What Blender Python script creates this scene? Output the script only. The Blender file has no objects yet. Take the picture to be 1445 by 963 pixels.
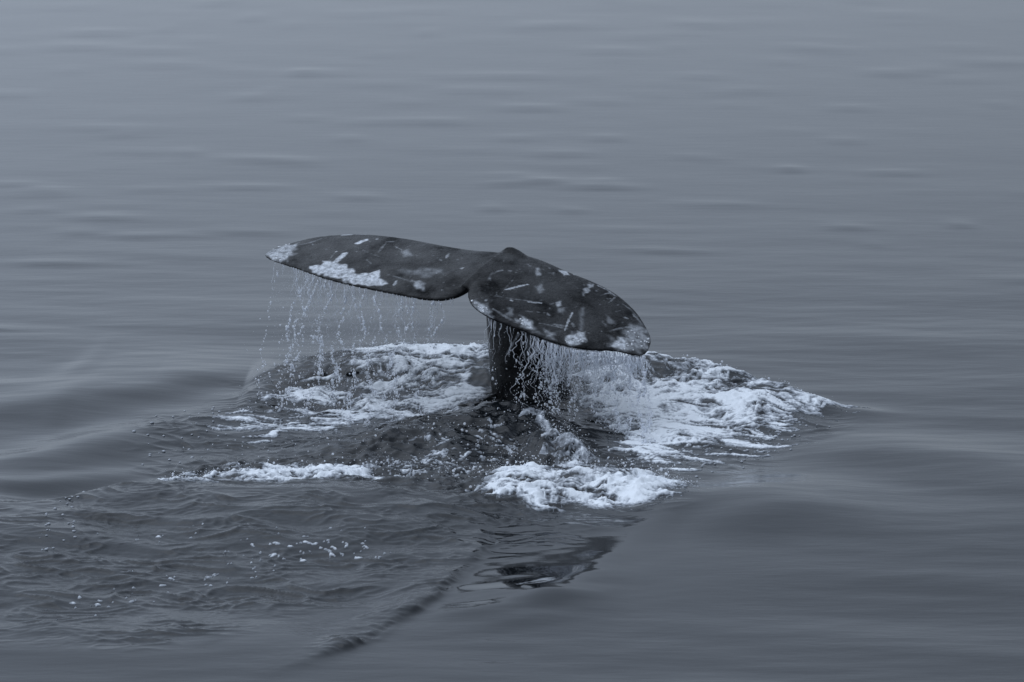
import bpy, math, random
import numpy as np
from mathutils import Vector

R = math.radians
rng = np.random.default_rng(7)
random.seed(7)
scene = bpy.context.scene
COL = scene.collection

# ------------------------------------------------------------------ camera
CAM = np.array([-0.12, -26.5, 5.38])
PITCH = R(10.38)
FPX = 5028.0                                   # focal length in pixels of a 1445 px wide frame
cam_d = bpy.data.cameras.new("camera")
cam = bpy.data.objects.new("camera", cam_d)
COL.objects.link(cam)
cam.location = CAM
cam.rotation_euler = (R(90) - PITCH, 0, 0)
cam_d.sensor_width = 36.0
cam_d.lens = 36.0 * FPX / 1445.0
cam_d.clip_start = 0.5
cam_d.clip_end = 20000
cam_d.dof.use_dof = True
cam_d.dof.focus_distance = 26.8
cam_d.dof.aperture_fstop = 9.0
scene.camera = cam

# ------------------------------------------------------------------ sky and sun (overcast)
SUN_EL, SUN_AZ = R(58), R(-84)                 # sun behind cloud, ahead and to the left of the camera
world = bpy.data.worlds.new("World")
scene.world = world
world.use_nodes = True
wn, wl = world.node_tree.nodes, world.node_tree.links
wn.clear()
sky = wn.new("ShaderNodeTexSky")
sky.sky_type = 'NISHITA'
sky.sun_disc = False
sky.sun_elevation = SUN_EL
sky.sun_rotation = SUN_AZ
sky.air_density = 1.0
sky.dust_density = 1.0
hsv = wn.new("ShaderNodeHueSaturation")
hsv.inputs['Saturation'].default_value = 0.4
wl.new(sky.outputs[0], hsv.inputs['Color'])
# an even cloud layer, a little brighter overhead than at the horizon
tc = wn.new("ShaderNodeTexCoord")
sep = wn.new("ShaderNodeSeparateXYZ")
wl.new(tc.outputs['Generated'], sep.inputs[0])
mr = wn.new("ShaderNodeMapRange")
mr.inputs['From Min'].default_value = 0.0
mr.inputs['From Max'].default_value = 1.0
mr.inputs['To Min'].default_value = 5.0
mr.inputs['To Max'].default_value = 15.5
zz2 = wn.new("ShaderNodeMath"); zz2.operation = 'MULTIPLY'
wl.new(sep.outputs['Z'], zz2.inputs[0]); wl.new(sep.outputs['Z'], zz2.inputs[1])
wl.new(zz2.outputs[0], mr.inputs['Value'])
cl = wn.new("ShaderNodeVectorMath"); cl.operation = 'SCALE'
cl.inputs[0].default_value = (0.80, 0.945, 1.18)
# the veiled sun makes its side of the cloud layer a little brighter
dt = wn.new("ShaderNodeVectorMath"); dt.operation = 'DOT_PRODUCT'
dt.inputs[1].default_value = (math.sin(SUN_AZ), math.cos(SUN_AZ), 0)
wl.new(tc.outputs['Generated'], dt.inputs[0])
gl = wn.new("ShaderNodeMath"); gl.operation = 'MULTIPLY_ADD'
gl.inputs[1].default_value = 0.8; gl.inputs[2].default_value = 0.97
wl.new(dt.outputs['Value'], gl.inputs[0])
gm = wn.new("ShaderNodeMath"); gm.operation = 'MULTIPLY'
wl.new(mr.outputs[0], gm.inputs[0]); wl.new(gl.outputs[0], gm.inputs[1])
wl.new(gm.outputs[0], cl.inputs['Scale'])
mx = wn.new("ShaderNodeMix"); mx.data_type = 'RGBA'
mx.inputs['Factor'].default_value = 0.8
wl.new(hsv.outputs[0], mx.inputs[6])
wl.new(cl.outputs[0], mx.inputs[7])
bg = wn.new("ShaderNodeBackground")
bg.inputs['Strength'].default_value = 0.094
wl.new(mx.outputs[2], bg.inputs['Color'])
wo = wn.new("ShaderNodeOutputWorld")
wl.new(bg.outputs[0], wo.inputs['Surface'])

sun_d = bpy.data.lights.new("sun", 'SUN')
sun_d.energy = 0.6
sun_d.angle = R(100)
sun_d.color = (0.96, 0.98, 1.0)
sun = bpy.data.objects.new("sun", sun_d)
COL.objects.link(sun)
sd = Vector((math.sin(SUN_AZ) * math.cos(SUN_EL), math.cos(SUN_AZ) * math.cos(SUN_EL), math.sin(SUN_EL)))
sun.rotation_euler = sd.to_track_quat('Z', 'Y').to_euler()
sun.location = (0, 0, 30)

scene.view_settings.view_transform = 'Standard'
scene.view_settings.look = 'None'
scene.view_settings.exposure = 0.0
scene.view_settings.gamma = 1.0
scene.view_settings.use_curve_mapping = False

# ------------------------------------------------------------------ helpers
FWD = np.array([0, math.cos(PITCH), -math.sin(PITCH)])
UPV = np.array([0, math.sin(PITCH), math.cos(PITCH)])
RGT = np.array([1.0, 0, 0])

def ray(u, v):
    return FWD + RGT * ((u - 722.5) / FPX) - UPV * ((v - 481.5) / FPX)

def at(u, v, z=0.0):                           # measured picture point -> point of the place at height z
    d = ray(u, v)
    t = (z - CAM[2]) / d[2]
    return CAM + d * t

def at_y(u, v, y):                             # ... -> point of the place at distance y
    d = ray(u, v)
    return CAM + d * ((y - CAM[1]) / d[1])

def hash2(ix, iy, seed):
    h = (ix.astype(np.int64) * 374761393 + iy.astype(np.int64) * 668265263 + seed * 974634777) & 0xFFFFFFFF
    h = ((h ^ (h >> 13)) * 1274126177) & 0xFFFFFFFF
    return (h ^ (h >> 16)) & 0xFFFF

_ANG = np.arange(65536) / 65536.0 * 2 * np.pi
_CS, _SN = np.cos(_ANG), np.sin(_ANG)

def noise(x, y, seed=0):                       # gradient noise, about -1..1
    x0, y0 = np.floor(x), np.floor(y)
    fx, fy = x - x0, y - y0
    ix, iy = x0.astype(np.int64), y0.astype(np.int64)
    ux = fx * fx * fx * (fx * (fx * 6 - 15) + 10)
    uy = fy * fy * fy * (fy * (fy * 6 - 15) + 10)
    def g(dx, dy):
        h = hash2(ix + dx, iy + dy, seed)
        return _CS[h] * (fx - dx) + _SN[h] * (fy - dy)
    a = g(0, 0) * (1 - ux) + g(1, 0) * ux
    b = g(0, 1) * (1 - ux) + g(1, 1) * ux
    return (a * (1 - uy) + b * uy) * 1.5

def fbm(x, y, seed=0, octs=4, gain=0.5):
    s, a, t = 0.0, 1.0, 0.0
    for k in range(octs):
        s = s + a * noise(x * 2 ** k + 17.3 * k, y * 2 ** k - 9.1 * k, seed + k)
        t += a
        a *= gain
    return s / t

def smooth(a, b, x):
    t = np.clip((x - a) / (b - a), 0, 1)
    return t * t * (3 - 2 * t)

def catmull(P, n):
    P = np.asarray(P, float)
    Q = np.vstack([2 * P[0] - P[1], P, 2 * P[-1] - P[-2]])
    out = []
    seg = len(P) - 1
    for i in range(seg):
        p0, p1, p2, p3 = Q[i:i + 4]
        t = np.linspace(0, 1, n, endpoint=False)[:, None]
        out.append(0.5 * (2 * p1 + (p2 - p0) * t + (2 * p0 - 5 * p1 + 4 * p2 - p3) * t ** 2 + (3 * p1 - p0 - 3 * p2 + p3) * t ** 3))
    out.append(P[-1:])
    return np.vstack(out)

def resample(P, n):
    P = catmull(P, 12)
    d = np.r_[0, np.cumsum(np.linalg.norm(np.diff(P, axis=0), axis=1))]
    t = np.linspace(0, d[-1], n)
    return np.stack([np.interp(t, d, P[:, k]) for k in range(P.shape[1])], 1)

def poly_sdf(x, y, pts):                       # signed distance, negative inside
    P = np.asarray(pts, float)
    d = np.full(x.shape, 1e9)
    ins = np.zeros(x.shape, bool)
    for i in range(len(P)):
        ax, ay = P[i][:2]; bx, by = P[(i + 1) % len(P)][:2]
        ex, ey = bx - ax, by - ay
        t = np.clip(((x - ax) * ex + (y - ay) * ey) / (ex * ex + ey * ey + 1e-12), 0, 1)
        d = np.minimum(d, np.hypot(x - ax - ex * t, y - ay - ey * t))
        c = ((ay > y) != (by > y))
        with np.errstate(divide='ignore', invalid='ignore'):
            xi = ex * (y - ay) / (by - ay if by != ay else 1e-9) + ax
        ins ^= c & (x < xi)
    return np.where(ins, -d, d)

def ridge(x, y, pts):                          # pts: x, y, height, front width, back width; a crest line that runs across the view
    P = np.asarray(pts, float)
    if P[0, 0] > P[-1, 0]: P = P[::-1]
    Q = resample(P, 160)
    Q = Q[np.argsort(Q[:, 0])]
    dydx = np.gradient(Q[:, 1], Q[:, 0] + 1e-6 * np.arange(160))
    dydx = np.convolve(np.pad(dydx, 8, 'edge'), np.ones(17) / 17, 'valid')
    c = 1 / np.sqrt(1 + dydx ** 2)
    d = (y - np.interp(x, Q[:, 0], Q[:, 1])) * np.interp(x, Q[:, 0], c)
    w = np.where(d < 0, np.interp(x, Q[:, 0], Q[:, 3]), np.interp(x, Q[:, 0], Q[:, 4]))
    out = np.maximum(Q[0, 0] - x, 0) + np.maximum(x - Q[-1, 0], 0)
    return np.interp(x, Q[:, 0], Q[:, 2]) * np.exp(-(d / w) ** 2 - (out / .3) ** 2)

def mesh_obj(name, V, F, mat=None, parent=None, smooth_shade=True, attrs=None):
    V = np.asarray(V, np.float32); F = np.asarray(F, np.int32)
    k = F.shape[1]
    me = bpy.data.meshes.new(name)
    me.vertices.add(len(V)); me.vertices.foreach_set("co", V.ravel())
    me.loops.add(F.size); me.loops.foreach_set("vertex_index", F.ravel())
    me.polygons.add(len(F))
    me.polygons.foreach_set("loop_start", np.arange(0, F.size, k, dtype=np.int32))
    me.polygons.foreach_set("loop_total", np.full(len(F), k, np.int32))
    me.polygons.foreach_set("use_smooth", np.full(len(F), smooth_shade, bool))
    for an, av in (attrs or {}).items():
        a = me.attributes.new(an, 'FLOAT', 'POINT')
        a.data.foreach_set("value", np.asarray(av, np.float32))
    me.update(calc_edges=True)
    o = bpy.data.objects.new(name, me)
    COL.objects.link(o)
    if mat: me.materials.append(mat)
    if parent: o.parent = parent
    return o

def tag(o, label=None, cat=None, kind=None, group=None):
    if label: o["label"] = label
    if cat: o["category"] = cat
    if kind: o["kind"] = kind
    if group: o["group"] = group
    return o

def principled(name):
    m = bpy.data.materials.new(name); m.use_nodes = True
    nt = m.node_tree
    return m, nt, nt.nodes["Principled BSDF"], nt.nodes["Material Output"]

# ------------------------------------------------------------------ the water's shape
def pl(lst):                                   # picture measures (u, v, height, front, back) -> ridge points
    out = []
    for u, v, h, wf, wb in lst:
        p = at(u, v, h)
        out.append((p[0], p[1], h, wf, wb))
    return out

BACK_WAVE = pl([(338, 562, .02, .2, .2), (365, 538, .08, .35, .3), (405, 517, .15, .6, .35), (450, 503, .21, .8, .4), (530, 493, .26, .95, .4), (620, 490, .28, 1.0, .42),
                (700, 491, .29, 1.0, .42), (800, 493, .29, .95, .42), (900, 501, .28, .9, .4), (1000, 515, .23, .75, .38), (1090, 540, .15, .5, .32),
                (1150, 560, .08, .3, .25), (1194, 575, .03, .2, .18)])
STOCK_MOUND = pl([(500, 628, .05, .3, .3), (560, 606, .12, .4, .4), (630, 590, .17, .48, .4), (700, 578, .19, .5, .35), (760, 580, .17, .45, .3), (800, 596, .1, .35, .3)])
FRONT_MOUND = pl([(-260, 745, .12, 1.2, .5), (-60, 716, .17, 1.35, .35), (0, 709, .12, 1.4, .24), (70, 701, .12, 1.45, .22), (150, 690, .12, 1.45, .28), (240, 684, .115, 1.4, .5),
                  (340, 688, .125, 1.25, .6), (470, 695, .11, 1.2, .6), (600, 704, .085, .9, .5), (690, 716, .03, .4, .4)])
WAKE_EDGE = pl([(700, 760, .0, .08, .2), (668, 781, .024, .075, .2), (605, 832, .030, .08, .22), (540, 876, .028, .08, .24), (485, 908, .019, .085, .26), (440, 928, .010, .10, .3), (370, 948, .004, .15, .4), (280, 964, .0, .2, .5)])
LEFT_SWELLS = [pl([(-80, 672, .05, .5, .45), (60, 640, .07, .5, .4), (150, 618, .07, .45, .4), (250, 598, .045, .4, .4), (330, 588, .01, .4, .4)]),
               pl([(-80, 585, .04, .4, .5), (60, 568, .06, .45, .5), (160, 548, .07, .5, .6), (260, 532, .07, .5, .6), (350, 528, .03, .4, .5)]),
               pl([(-80, 548, .04, .6, .6), (60, 545, .05, .6, .6), (140, 532, .03, .6, .6), (230, 520, .01, .5, .6)]),
               pl([(-80, 688, .015, .25, .25), (60, 680, .04, .25, .25), (150, 672, .03, .2, .25), (220, 668, .0, .2, .2)])]
RIGHT_SWELLS = [pl([(880, 738, .0, .3, .3), (960, 705, .04, .35, .35), (1060, 690, .05, .4, .4), (1160, 690, .02, .5, .5)]),
                pl([(960, 742, .0, .3, .3), (1050, 722, .045, .4, .4), (1130, 714, .04, .45, .4), (1240, 716, .01, .5, .5)]),
                pl([(1100, 640, .0, .5, .5), (1220, 628, .04, .6, .6), (1350, 640, .05, .7, .6), (1500, 665, .04, .7, .6)])]
CHOP = [at(u, v)[:2] for u, v in [(-40, 722), (110, 702), (235, 684), (225, 640), (215, 600), (330, 575), (345, 555), (420, 525), (520, 515), (700, 510), (900, 515),
                                  (1080, 552), (1185, 590), (1120, 618), (1040, 655), (985, 690), (940, 712), (850, 738), (740, 760), (670, 785), (610, 815), (520, 850), (380, 880), (200, 905), (-40, 900)]]
ROUGH = [at(u, v)[:2] for u, v in [(480, 635), (560, 600), (640, 582), (760, 575), (830, 610), (900, 650), (960, 690), (900, 715), (700, 725), (560, 700), (250, 690), (230, 668), (330, 645)]]
SPLASH = at(786, 628, .08)
FRONT_FOAM_C = at(805, 690)
STROKE = pl([(735, 846, .0, .3, .22), (765, 838, .012, .3, .22), (805, 822, .016, .3, .2), (845, 800, .014, .3, .18), (875, 780, .006, .25, .15), (900, 766, .0, .2, .15)])
LENS = at(742, 846); SLICK = at(780, 788)     # a smooth slick in front of the foam that mirrors the tail

packets = []
for k in range(750):                           # scattered cat's paws on the far, calm water
    y = 3 + 45 * rng.random() ** 0.8
    x = (rng.random() * 2 - 1) * (6 + 0.19 * y)
    if y < 6 and abs(x) < 4: continue
    packets.append((x, y, rng.uniform(.12, .42) * (1 + y / 40), rng.uniform(.05, .11) * (1 + y / 40), .013 * rng.random() ** 2.0 * (1 + y / 30), rng.uniform(-.22, -.02)))

def swell(x, y):
    far = smooth(1, 11, y)
    calm = 1 - .93 * np.exp(-((x - .3) / 1.3) ** 4 - ((y + 4.4) / 1.9) ** 4)
    z = .030 * noise(x * .16 + y * .06, y * .42, 33) * (1 - .86 * far)
    z += .012 * noise(x * .5 + y * .35, y * .9, 34) * (1 - .82 * far)
    z += .0050 * noise(x * .9 + y * .5, y * 2.1, 35) * (1 - .62 * far)
    z += .0016 * noise(x * 2.2 - y * .6, y * 5.5, 36) * (1 - .3 * far)
    return z * calm

def height(x, y, detail=True):
    """water height and the two masks (disturbed, rough)"""
    x = np.asarray(x, float); y = np.asarray(y, float)
    shp = x.shape
    x = x.ravel(); y = y.ravel()
    far = smooth(200, 60, np.hypot(x, y))
    z = swell(x, y) * far
    chop = np.zeros_like(z); rough = np.zeros_like(z)
    fa = np.nonzero((y > 2) & (y < 60) & (np.abs(x) < 18))[0]
    if len(fa):
        fx, fy = x[fa], y[fa]
        order = np.argsort(fy); ys = fy[order]
        add = np.zeros(len(fa))
        for (px, py, wx, wy, a, sl) in packets:
            i0, i1 = np.searchsorted(ys, [py - 3.0 * wy - 3 * wx * .2, py + 7.0 * wy + 3 * wx * .2])
            ii = order[i0:i1]
            dx = fx[ii] - px; dy = fy[ii] - py - sl * dx
            add[ii] += a * np.exp(-(dx / wx) ** 2 - (dy / np.where(dy < 0, wy, 2.6 * wy)) ** 2)
        z[fa] += add
    nr = np.nonzero((np.abs(x) < 7.5) & (y > -10) & (y < 5))[0]
    if len(nr):
        X, Y = x[nr], y[nr]
        c = smooth(.35, -.4, poly_sdf(X + .12 * noise(X * 2, Y * 2, 5), Y + .2 * noise(X * 1.7, Y * 1.7, 6), CHOP))
        r = smooth(.15, -.25, poly_sdf(X + .12 * noise(X * 2, Y * 2, 7), Y + .15 * noise(X * 2, Y * 2, 8), ROUGH))
        zz = np.zeros_like(X)
        wob = .10 * noise(X * 1.1, Y * .9, 11)
        bw = ridge(X, Y + wob, BACK_WAVE)
        zz += bw * (1 + .10 * fbm(X * 3.5, Y * 2.5, 12, 3))
        zz += ridge(X, Y, STOCK_MOUND)
        zz += ridge(X, Y + .5 * wob, FRONT_MOUND)
        we = ridge(X, Y + .07 * noise(X * 2.2, Y * 2.2, 13) + .03 * noise(X * 7, Y * 7, 14), WAKE_EDGE)
        zz += we * (1 + .22 * fbm(X * 7, Y * 7, 28, 3, .6))
        c = np.maximum(c, smooth(.004, .02, we) * .9)
        for L in LEFT_SWELLS + RIGHT_SWELLS:
            zz += ridge(X, Y + .06 * noise(X * 1.5, Y * 1.5, 15), L)
        dx, dy = X - SPLASH[0], Y - SPLASH[1]
        zz += .17 * np.exp(-((dx + .25 * dy) / .20) ** 4 - (dy / .22) ** 2) * (1 + .25 * noise(X * 9, Y * 7, 16))
        dx, dy = X - FRONT_FOAM_C[0], Y - FRONT_FOAM_C[1]
        zz += .07 * np.exp(-(dx / .62) ** 4 - (dy / .40) ** 4) * (1 + .7 * fbm(X * 4.5, Y * 3.5, 17, 3))
        dx, dy = X - LENS[0], Y - LENS[1]
        zz += .040 * np.exp(-((dx - .3 * dy) / .40) ** 2 - (dy / .62) ** 2) * (1 + .55 * noise(X * 2.0 - Y * .8, Y * 2.2, 18)) + .0030 * np.exp(-(dx / .9) ** 2 - (dy / 1.2) ** 2) * noise(X * 2.6 - Y * 1.8, Y * 3.6, 19) + .0009 * np.exp(-(dx / .9) ** 2 - (dy / 1.2) ** 2) * noise(X * 5 - Y * 2, Y * 9, 29)
        zz += ridge(X, Y + .05 * noise(X * 3, Y * 3, 46), STROKE)
        if detail:
            wx = X + .10 * noise(X * 2.2, Y * 2.2, 20); wy = Y + .12 * noise(X * 2.0, Y * 2.0, 21)
            ch = .034 * fbm(wx * 1.3, wy * 2.4, 22, 2)
            rd = 1 - np.abs(noise(wx * 2.6 + wy * .8, wy * 4.6, 23)) * 1.7
            ch += .021 * np.clip(rd, 0, 1) ** 3 * smooth(-.3, .5, noise(X * 1.3, Y * 1.7, 24))
            rd = 1 - np.abs(noise(wx * 6 - wy * 1.2, wy * 9.5, 25)) * 1.7
            ch += .0095 * np.clip(rd, 0, 1) ** 2 * smooth(-.4, .5, noise(X * 2.3, Y * 2.7, 26))
            ch += .0036 * fbm(wx * 9, wy * 18, 27, 3)
            rd = 1 - np.abs(noise(wx * 11 - wy * 3, wy * 17, 44)) * 1.8
            ch += .0036 * np.clip(rd, 0, 1) ** 2 * smooth(-.2, .5, noise(X * 3.1, Y * 3.3, 45))
            zz += c * ch
            rr = .040 * fbm(wx * 3.4, wy * 5.4, 40, 4, .55) + .018 * (1 - 2 * np.abs(noise(wx * 6, wy * 9, 41)))
            zz += r * rr
            # broken water along the crest and on the face of the back wave
            bm = smooth(.03, .16, bw)
            zz += bm * (.024 * fbm(wx * 3.2, wy * 4.2, 42, 4, .55) + .008 * (1 - 2 * np.abs(noise(wx * 7, wy * 8, 43))))
        z[nr] += zz
        chop[nr] = c; rough[nr] = r
    return z.reshape(shp), chop.reshape(shp), rough.reshape(shp)

def axis(lo, hi, step, out_lo, out_hi, g):
    a = list(np.arange(lo, hi, step))
    s = step
    while a[-1] < out_hi:
        s *= g; a.append(a[-1] + s)
    s = step; b = []
    c = lo
    while c > out_lo:
        s *= g; c -= s; b.append(c)
    return np.array(b[::-1] + a)

gx = axis(-3.6, 3.6, .0105, -9000, 9000, 1.035)
gy = axis(-7.9, 2.6, .0150, -9000, 9000, 1.022)
GX, GY = np.meshgrid(gx, gy)
GZ, GC, GR = height(GX, GY)
nx, ny = len(gx), len(gy)

def grid_faces(nx, ny):
    i = np.arange(nx - 1)[None, :] + nx * np.arange(ny - 1)[:, None]
    return np.stack([i, i + 1, i + 1 + nx, i + nx], -1).reshape(-1, 4)

# ------------------------------------------------------------------ water material
m_water, nt, bs, out = principled("sea_water")
N, Lk = nt.nodes, nt.links
bs.inputs['Base Color'].default_value = (0.0055, 0.0068, 0.0082, 1)
bs.inputs['Roughness'].default_value = 0.045
bs.inputs['IOR'].default_value = 1.333
tcw = N.new("ShaderNodeTexCoord")
def nz(scale, det, sx, sy, rot=0.0):
    mp = N.new("ShaderNodeMapping")
    mp.inputs['Scale'].default_value = (sx, sy, 1)
    mp.inputs['Rotation'].default_value = (0, 0, rot)
    Lk.new(tcw.outputs['Object'], mp.inputs['Vector'])
    t = N.new("ShaderNodeTexNoise")
    t.inputs['Scale'].default_value = scale
    t.inputs['Detail'].default_value = det
    t.inputs['Roughness'].default_value = 0.55
    Lk.new(mp.outputs[0], t.inputs['Vector'])
    return t
n1 = nz(1.0, 4, 1.6, 5.0, R(14))
n2 = nz(1.0, 4, 6.0, 20.0, R(10))
ad = N.new("ShaderNodeMath"); ad.operation = 'MULTIPLY_ADD'
Lk.new(n1.outputs[0], ad.inputs[0]); ad.inputs[1].default_value = 2.6
Lk.new(n2.outputs[0], ad.inputs[2])
bp = N.new("ShaderNodeBump")
bp.inputs['Strength'].default_value = 1.0
bp.inputs['Distance'].default_value = 0.0012
at_r = N.new("ShaderNodeAttribute"); at_r.attribute_name = "ruffle"
rm = N.new("ShaderNodeMath"); rm.operation = 'MULTIPLY'
Lk.new(ad.outputs[0], rm.inputs[0]); Lk.new(at_r.outputs['Fac'], rm.inputs[1])
Lk.new(rm.outputs[0], bp.inputs['Height'])
at_c = N.new("ShaderNodeAttribute"); at_c.attribute_name = "disturbed"
n3 = nz(1.0, 4, 22.0, 34.0)
b2 = N.new("ShaderNodeBump")
b2.inputs['Distance'].default_value = 0.005
b2.inputs['Strength'].default_value = 1.0
mu = N.new("ShaderNodeMath"); mu.operation = 'MULTIPLY'
Lk.new(at_c.outputs['Fac'], mu.inputs[0]); Lk.new(n3.outputs[0], mu.inputs[1])
Lk.new(mu.outputs[0], b2.inputs['Height'])
Lk.new(bp.outputs[0], b2.inputs['Normal'])
Lk.new(b2.outputs[0], bs.inputs['Normal'])

V = np.stack([GX.ravel(), GY.ravel(), GZ.ravel()], 1)
ruffle = ((1 - .45 * smooth(3, 15, GY)) - .80 * np.exp(-((GX - SLICK[0]) / .95) ** 4 - ((GY - SLICK[1]) / 1.35) ** 4)).ravel()
dist = np.clip(.4 * GC + 1.0 * GR, 0, 1).ravel()
sea = mesh_obj("sea", V, grid_faces(nx, ny), m_water, attrs={"disturbed": dist, "ruffle": ruffle})
tag(sea, "calm slate grey sea with a churned mound of water around the whale tail", "sea", "structure")

# ------------------------------------------------------------------ foam
m_foam, nt, bs, out = principled("white_foam")
N, Lk = nt.nodes, nt.links
a = N.new("ShaderNodeAttribute"); a.attribute_name = "cover"
nn = N.new("ShaderNodeTexNoise"); nn.inputs['Scale'].default_value = 38; nn.inputs['Detail'].default_value = 5
tcf = N.new("ShaderNodeTexCoord"); Lk.new(tcf.outputs['Object'], nn.inputs['Vector'])
ma = N.new("ShaderNodeMath"); ma.operation = 'MULTIPLY_ADD'
Lk.new(nn.outputs[0], ma.inputs[0]); ma.inputs[1].default_value = 1.0
ms = N.new("ShaderNodeMath"); ms.operation = 'SUBTRACT'; Lk.new(a.outputs['Fac'], ms.inputs[0]); ms.inputs[1].default_value = 0.5
Lk.new(ms.outputs[0], ma.inputs[2])
cr = N.new("ShaderNodeValToRGB")
cr.color_ramp.elements[0].position = 0.0; cr.color_ramp.elements[0].color = (0.05, 0.056, 0.064, 1)
cr.color_ramp.elements[1].position = 0.72; cr.color_ramp.elements[1].color = (0.74, 0.77, 0.80, 1)
e = cr.color_ramp.elements.new(0.35); e.color = (0.30, 0.32, 0.35, 1)
Lk.new(ma.outputs[0], cr.inputs[0]); Lk.new(cr.outputs[0], bs.inputs['Base Color'])
bs.inputs['Roughness'].default_value = 0.45
bs.inputs['IOR'].default_value = 1.33
bp = N.new("ShaderNodeBump"); bp.inputs['Distance'].default_value = 0.005; bp.inputs['Strength'].default_value = 0.7
n9 = N.new("ShaderNodeTexNoise"); n9.inputs['Scale'].default_value = 60; n9.inputs['Detail'].default_value = 4
Lk.new(tcf.outputs['Object'], n9.inputs['Vector'])
Lk.new(n9.outputs[0], bp.inputs['Height']); Lk.new(bp.outputs[0], bs.inputs['Normal'])

def foam_patch(name, label, pts, cover=.6, step=(.008, .013), soft=.25, stretch=(1, 1), lump=.02, seed=50, web=.5, scale=1.0, patchy=.5, white=1.0, film=.6, grit=.5):
    """a foam sheet with its own relief; cover is the share of the water it hides in the middle of the patch"""
    P = np.array([at(*p)[:2] for p in pts])
    x0, y0 = P.min(0) - .2; x1, y1 = P.max(0) + .2
    ax = np.arange(x0, x1, step[0]); ay = np.arange(y0, y1, step[1])
    X, Y = np.meshgrid(ax, ay)
    wx = X + .13 * noise(X * 2.0, Y * 2.0, seed) + .05 * noise(X * 6, Y * 6, seed + 1)
    wy = Y + .20 * noise(X * 1.8, Y * 1.8, seed + 2) + .06 * noise(X * 6, Y * 6, seed + 3)
    sd_ = poly_sdf(X + .10 * noise(X * 3, Y * 3, seed + 20) + .05 * noise(X * 9, Y * 9, seed + 21), Y + .14 * noise(X * 3, Y * 3, seed + 22), P)
    mask = smooth(.05, -soft, sd_)
    sx, sy = stretch[0] * scale, stretch[1] * scale
    body = 1.3 * fbm(wx * 2.0 * sx, wy * 2.6 * sy, seed + 5, 5, .6)
    lace = 1 - np.abs(noise(wx * 2.6 * sx, wy * 3.6 * sy, seed + 9)) * 2.6
    lace = np.maximum(lace, .75 - np.abs(noise(wx * 5.5 * sx, wy * 7.5 * sy, seed + 10)) * 2.6)
    lace = np.clip(lace, -.6, 1)
    lace = np.maximum(lace, .6 - np.abs(noise(wx * 11 * sx, wy * 15 * sy, seed + 11)) * 2.6)
    grain = fbm(wx * 13 * stretch[0], wy * 15 * stretch[1], seed + 12, 4, .75)
    n = body * (1 - web) + web * lace * .7 + grit * grain + patchy * noise(X * .9, Y * 1.2, seed + 13)
    core = mask > .8
    thr = np.quantile(n[core], 1 - cover)
    sdv = n[core].std()
    thin = np.quantile(n[core], max(.0, 1 - cover - (1 - cover) * film))   # a grey film of bubbles fills part of the gaps
    edge = (1 - mask) * 2.6
    cov = (n - thr) / sdv - edge * 1.2
    flm = np.clip((n - thin - edge * sdv) / max(thr - thin, 1e-3), 0, 1)
    keep = (n - thin - edge * sdv > 0) & (mask > 0)
    z, _, _ = height(X, Y)
    puff = np.clip(cov, 0, 2)
    Z = z + .002 + .004 * flm + lump * (.30 * puff + .22 * np.sqrt(puff) + .30 * np.abs(noise(X * 8, Y * 8, seed + 14)) * smooth(0, 1, cov) + .26 * np.abs(noise(X * 19, Y * 17, seed + 15)) * smooth(0, .6, cov))
    Z = np.where(keep, Z, z - .004)
    F = grid_faces(len(ax), len(ay))
    F = F[keep.ravel()[F].any(1)]
    used = np.unique(F)
    remap = np.full(X.size, -1); remap[used] = np.arange(len(used))
    VV = np.stack([X.ravel(), Y.ravel(), Z.ravel()], 1)[used]
    o = mesh_obj(name, VV, remap[F], m_foam, attrs={"cover": np.clip((.42 * flm ** 1.3 + np.clip(cov, 0, 2) * .42).ravel()[used] * white, 0, 1)})
    tag(o, label, "foam", "stuff")
    return o

foam_patch("sea_foam", "broad white foam on the face of the wave behind the tail, right of the stock",
           [(795, 497, .22), (860, 498, .22), (930, 502, .21), (1010, 515, .17), (1090, 539, .10), (1150, 559, .04), (1235, 571, .0), (1160, 588, .03), (1080, 602, .04), (1000, 622, .02),
            (930, 618, .05), (850, 600, .1), (805, 590, .1)], cover=.62, soft=.34, stretch=(.8, 1.5), lump=.012, seed=60, web=.5, patchy=.22, film=.7, white=.92)
foam_patch("sea_foam", "loose floating foam flecks on flat water below the right end of the wave",
           [(840, 590, .05), (1000, 590, .03), (1150, 592, .02), (1110, 645, 0), (1010, 680, 0), (910, 670, 0), (840, 645, .02)], cover=.33, film=.25, soft=.3, stretch=(.8, 1.7), lump=.010, seed=80, web=.25, scale=1.7, patchy=.3)
foam_patch("sea_foam", "white foam tumbling down the wave behind the tail, left of the stock",
           [(530, 494, .20), (620, 489, .22), (712, 490, .23), (715, 566, .15), (640, 580, .13), (560, 594, .09), (500, 590, .08), (480, 560, .12), (450, 535, .15), (440, 510, .2)], cover=.56, soft=.30, stretch=(.75, 1.4), lump=.012, seed=100, web=.5, patchy=.28, film=.55, white=.92)
foam_patch("sea_foam", "thin streaky foam trailing across flat water left of the stock",
           [(360, 555, .06), (450, 520, .17), (560, 560, .12), (640, 575, .1), (520, 600, .05), (440, 620, .02), (340, 632, 0), (270, 620, 0), (300, 585, .02)], cover=.30, film=.3, soft=.4, stretch=(.5, 1.7), lump=.008, seed=120, web=.2, scale=2.0, patchy=.2)
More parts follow.
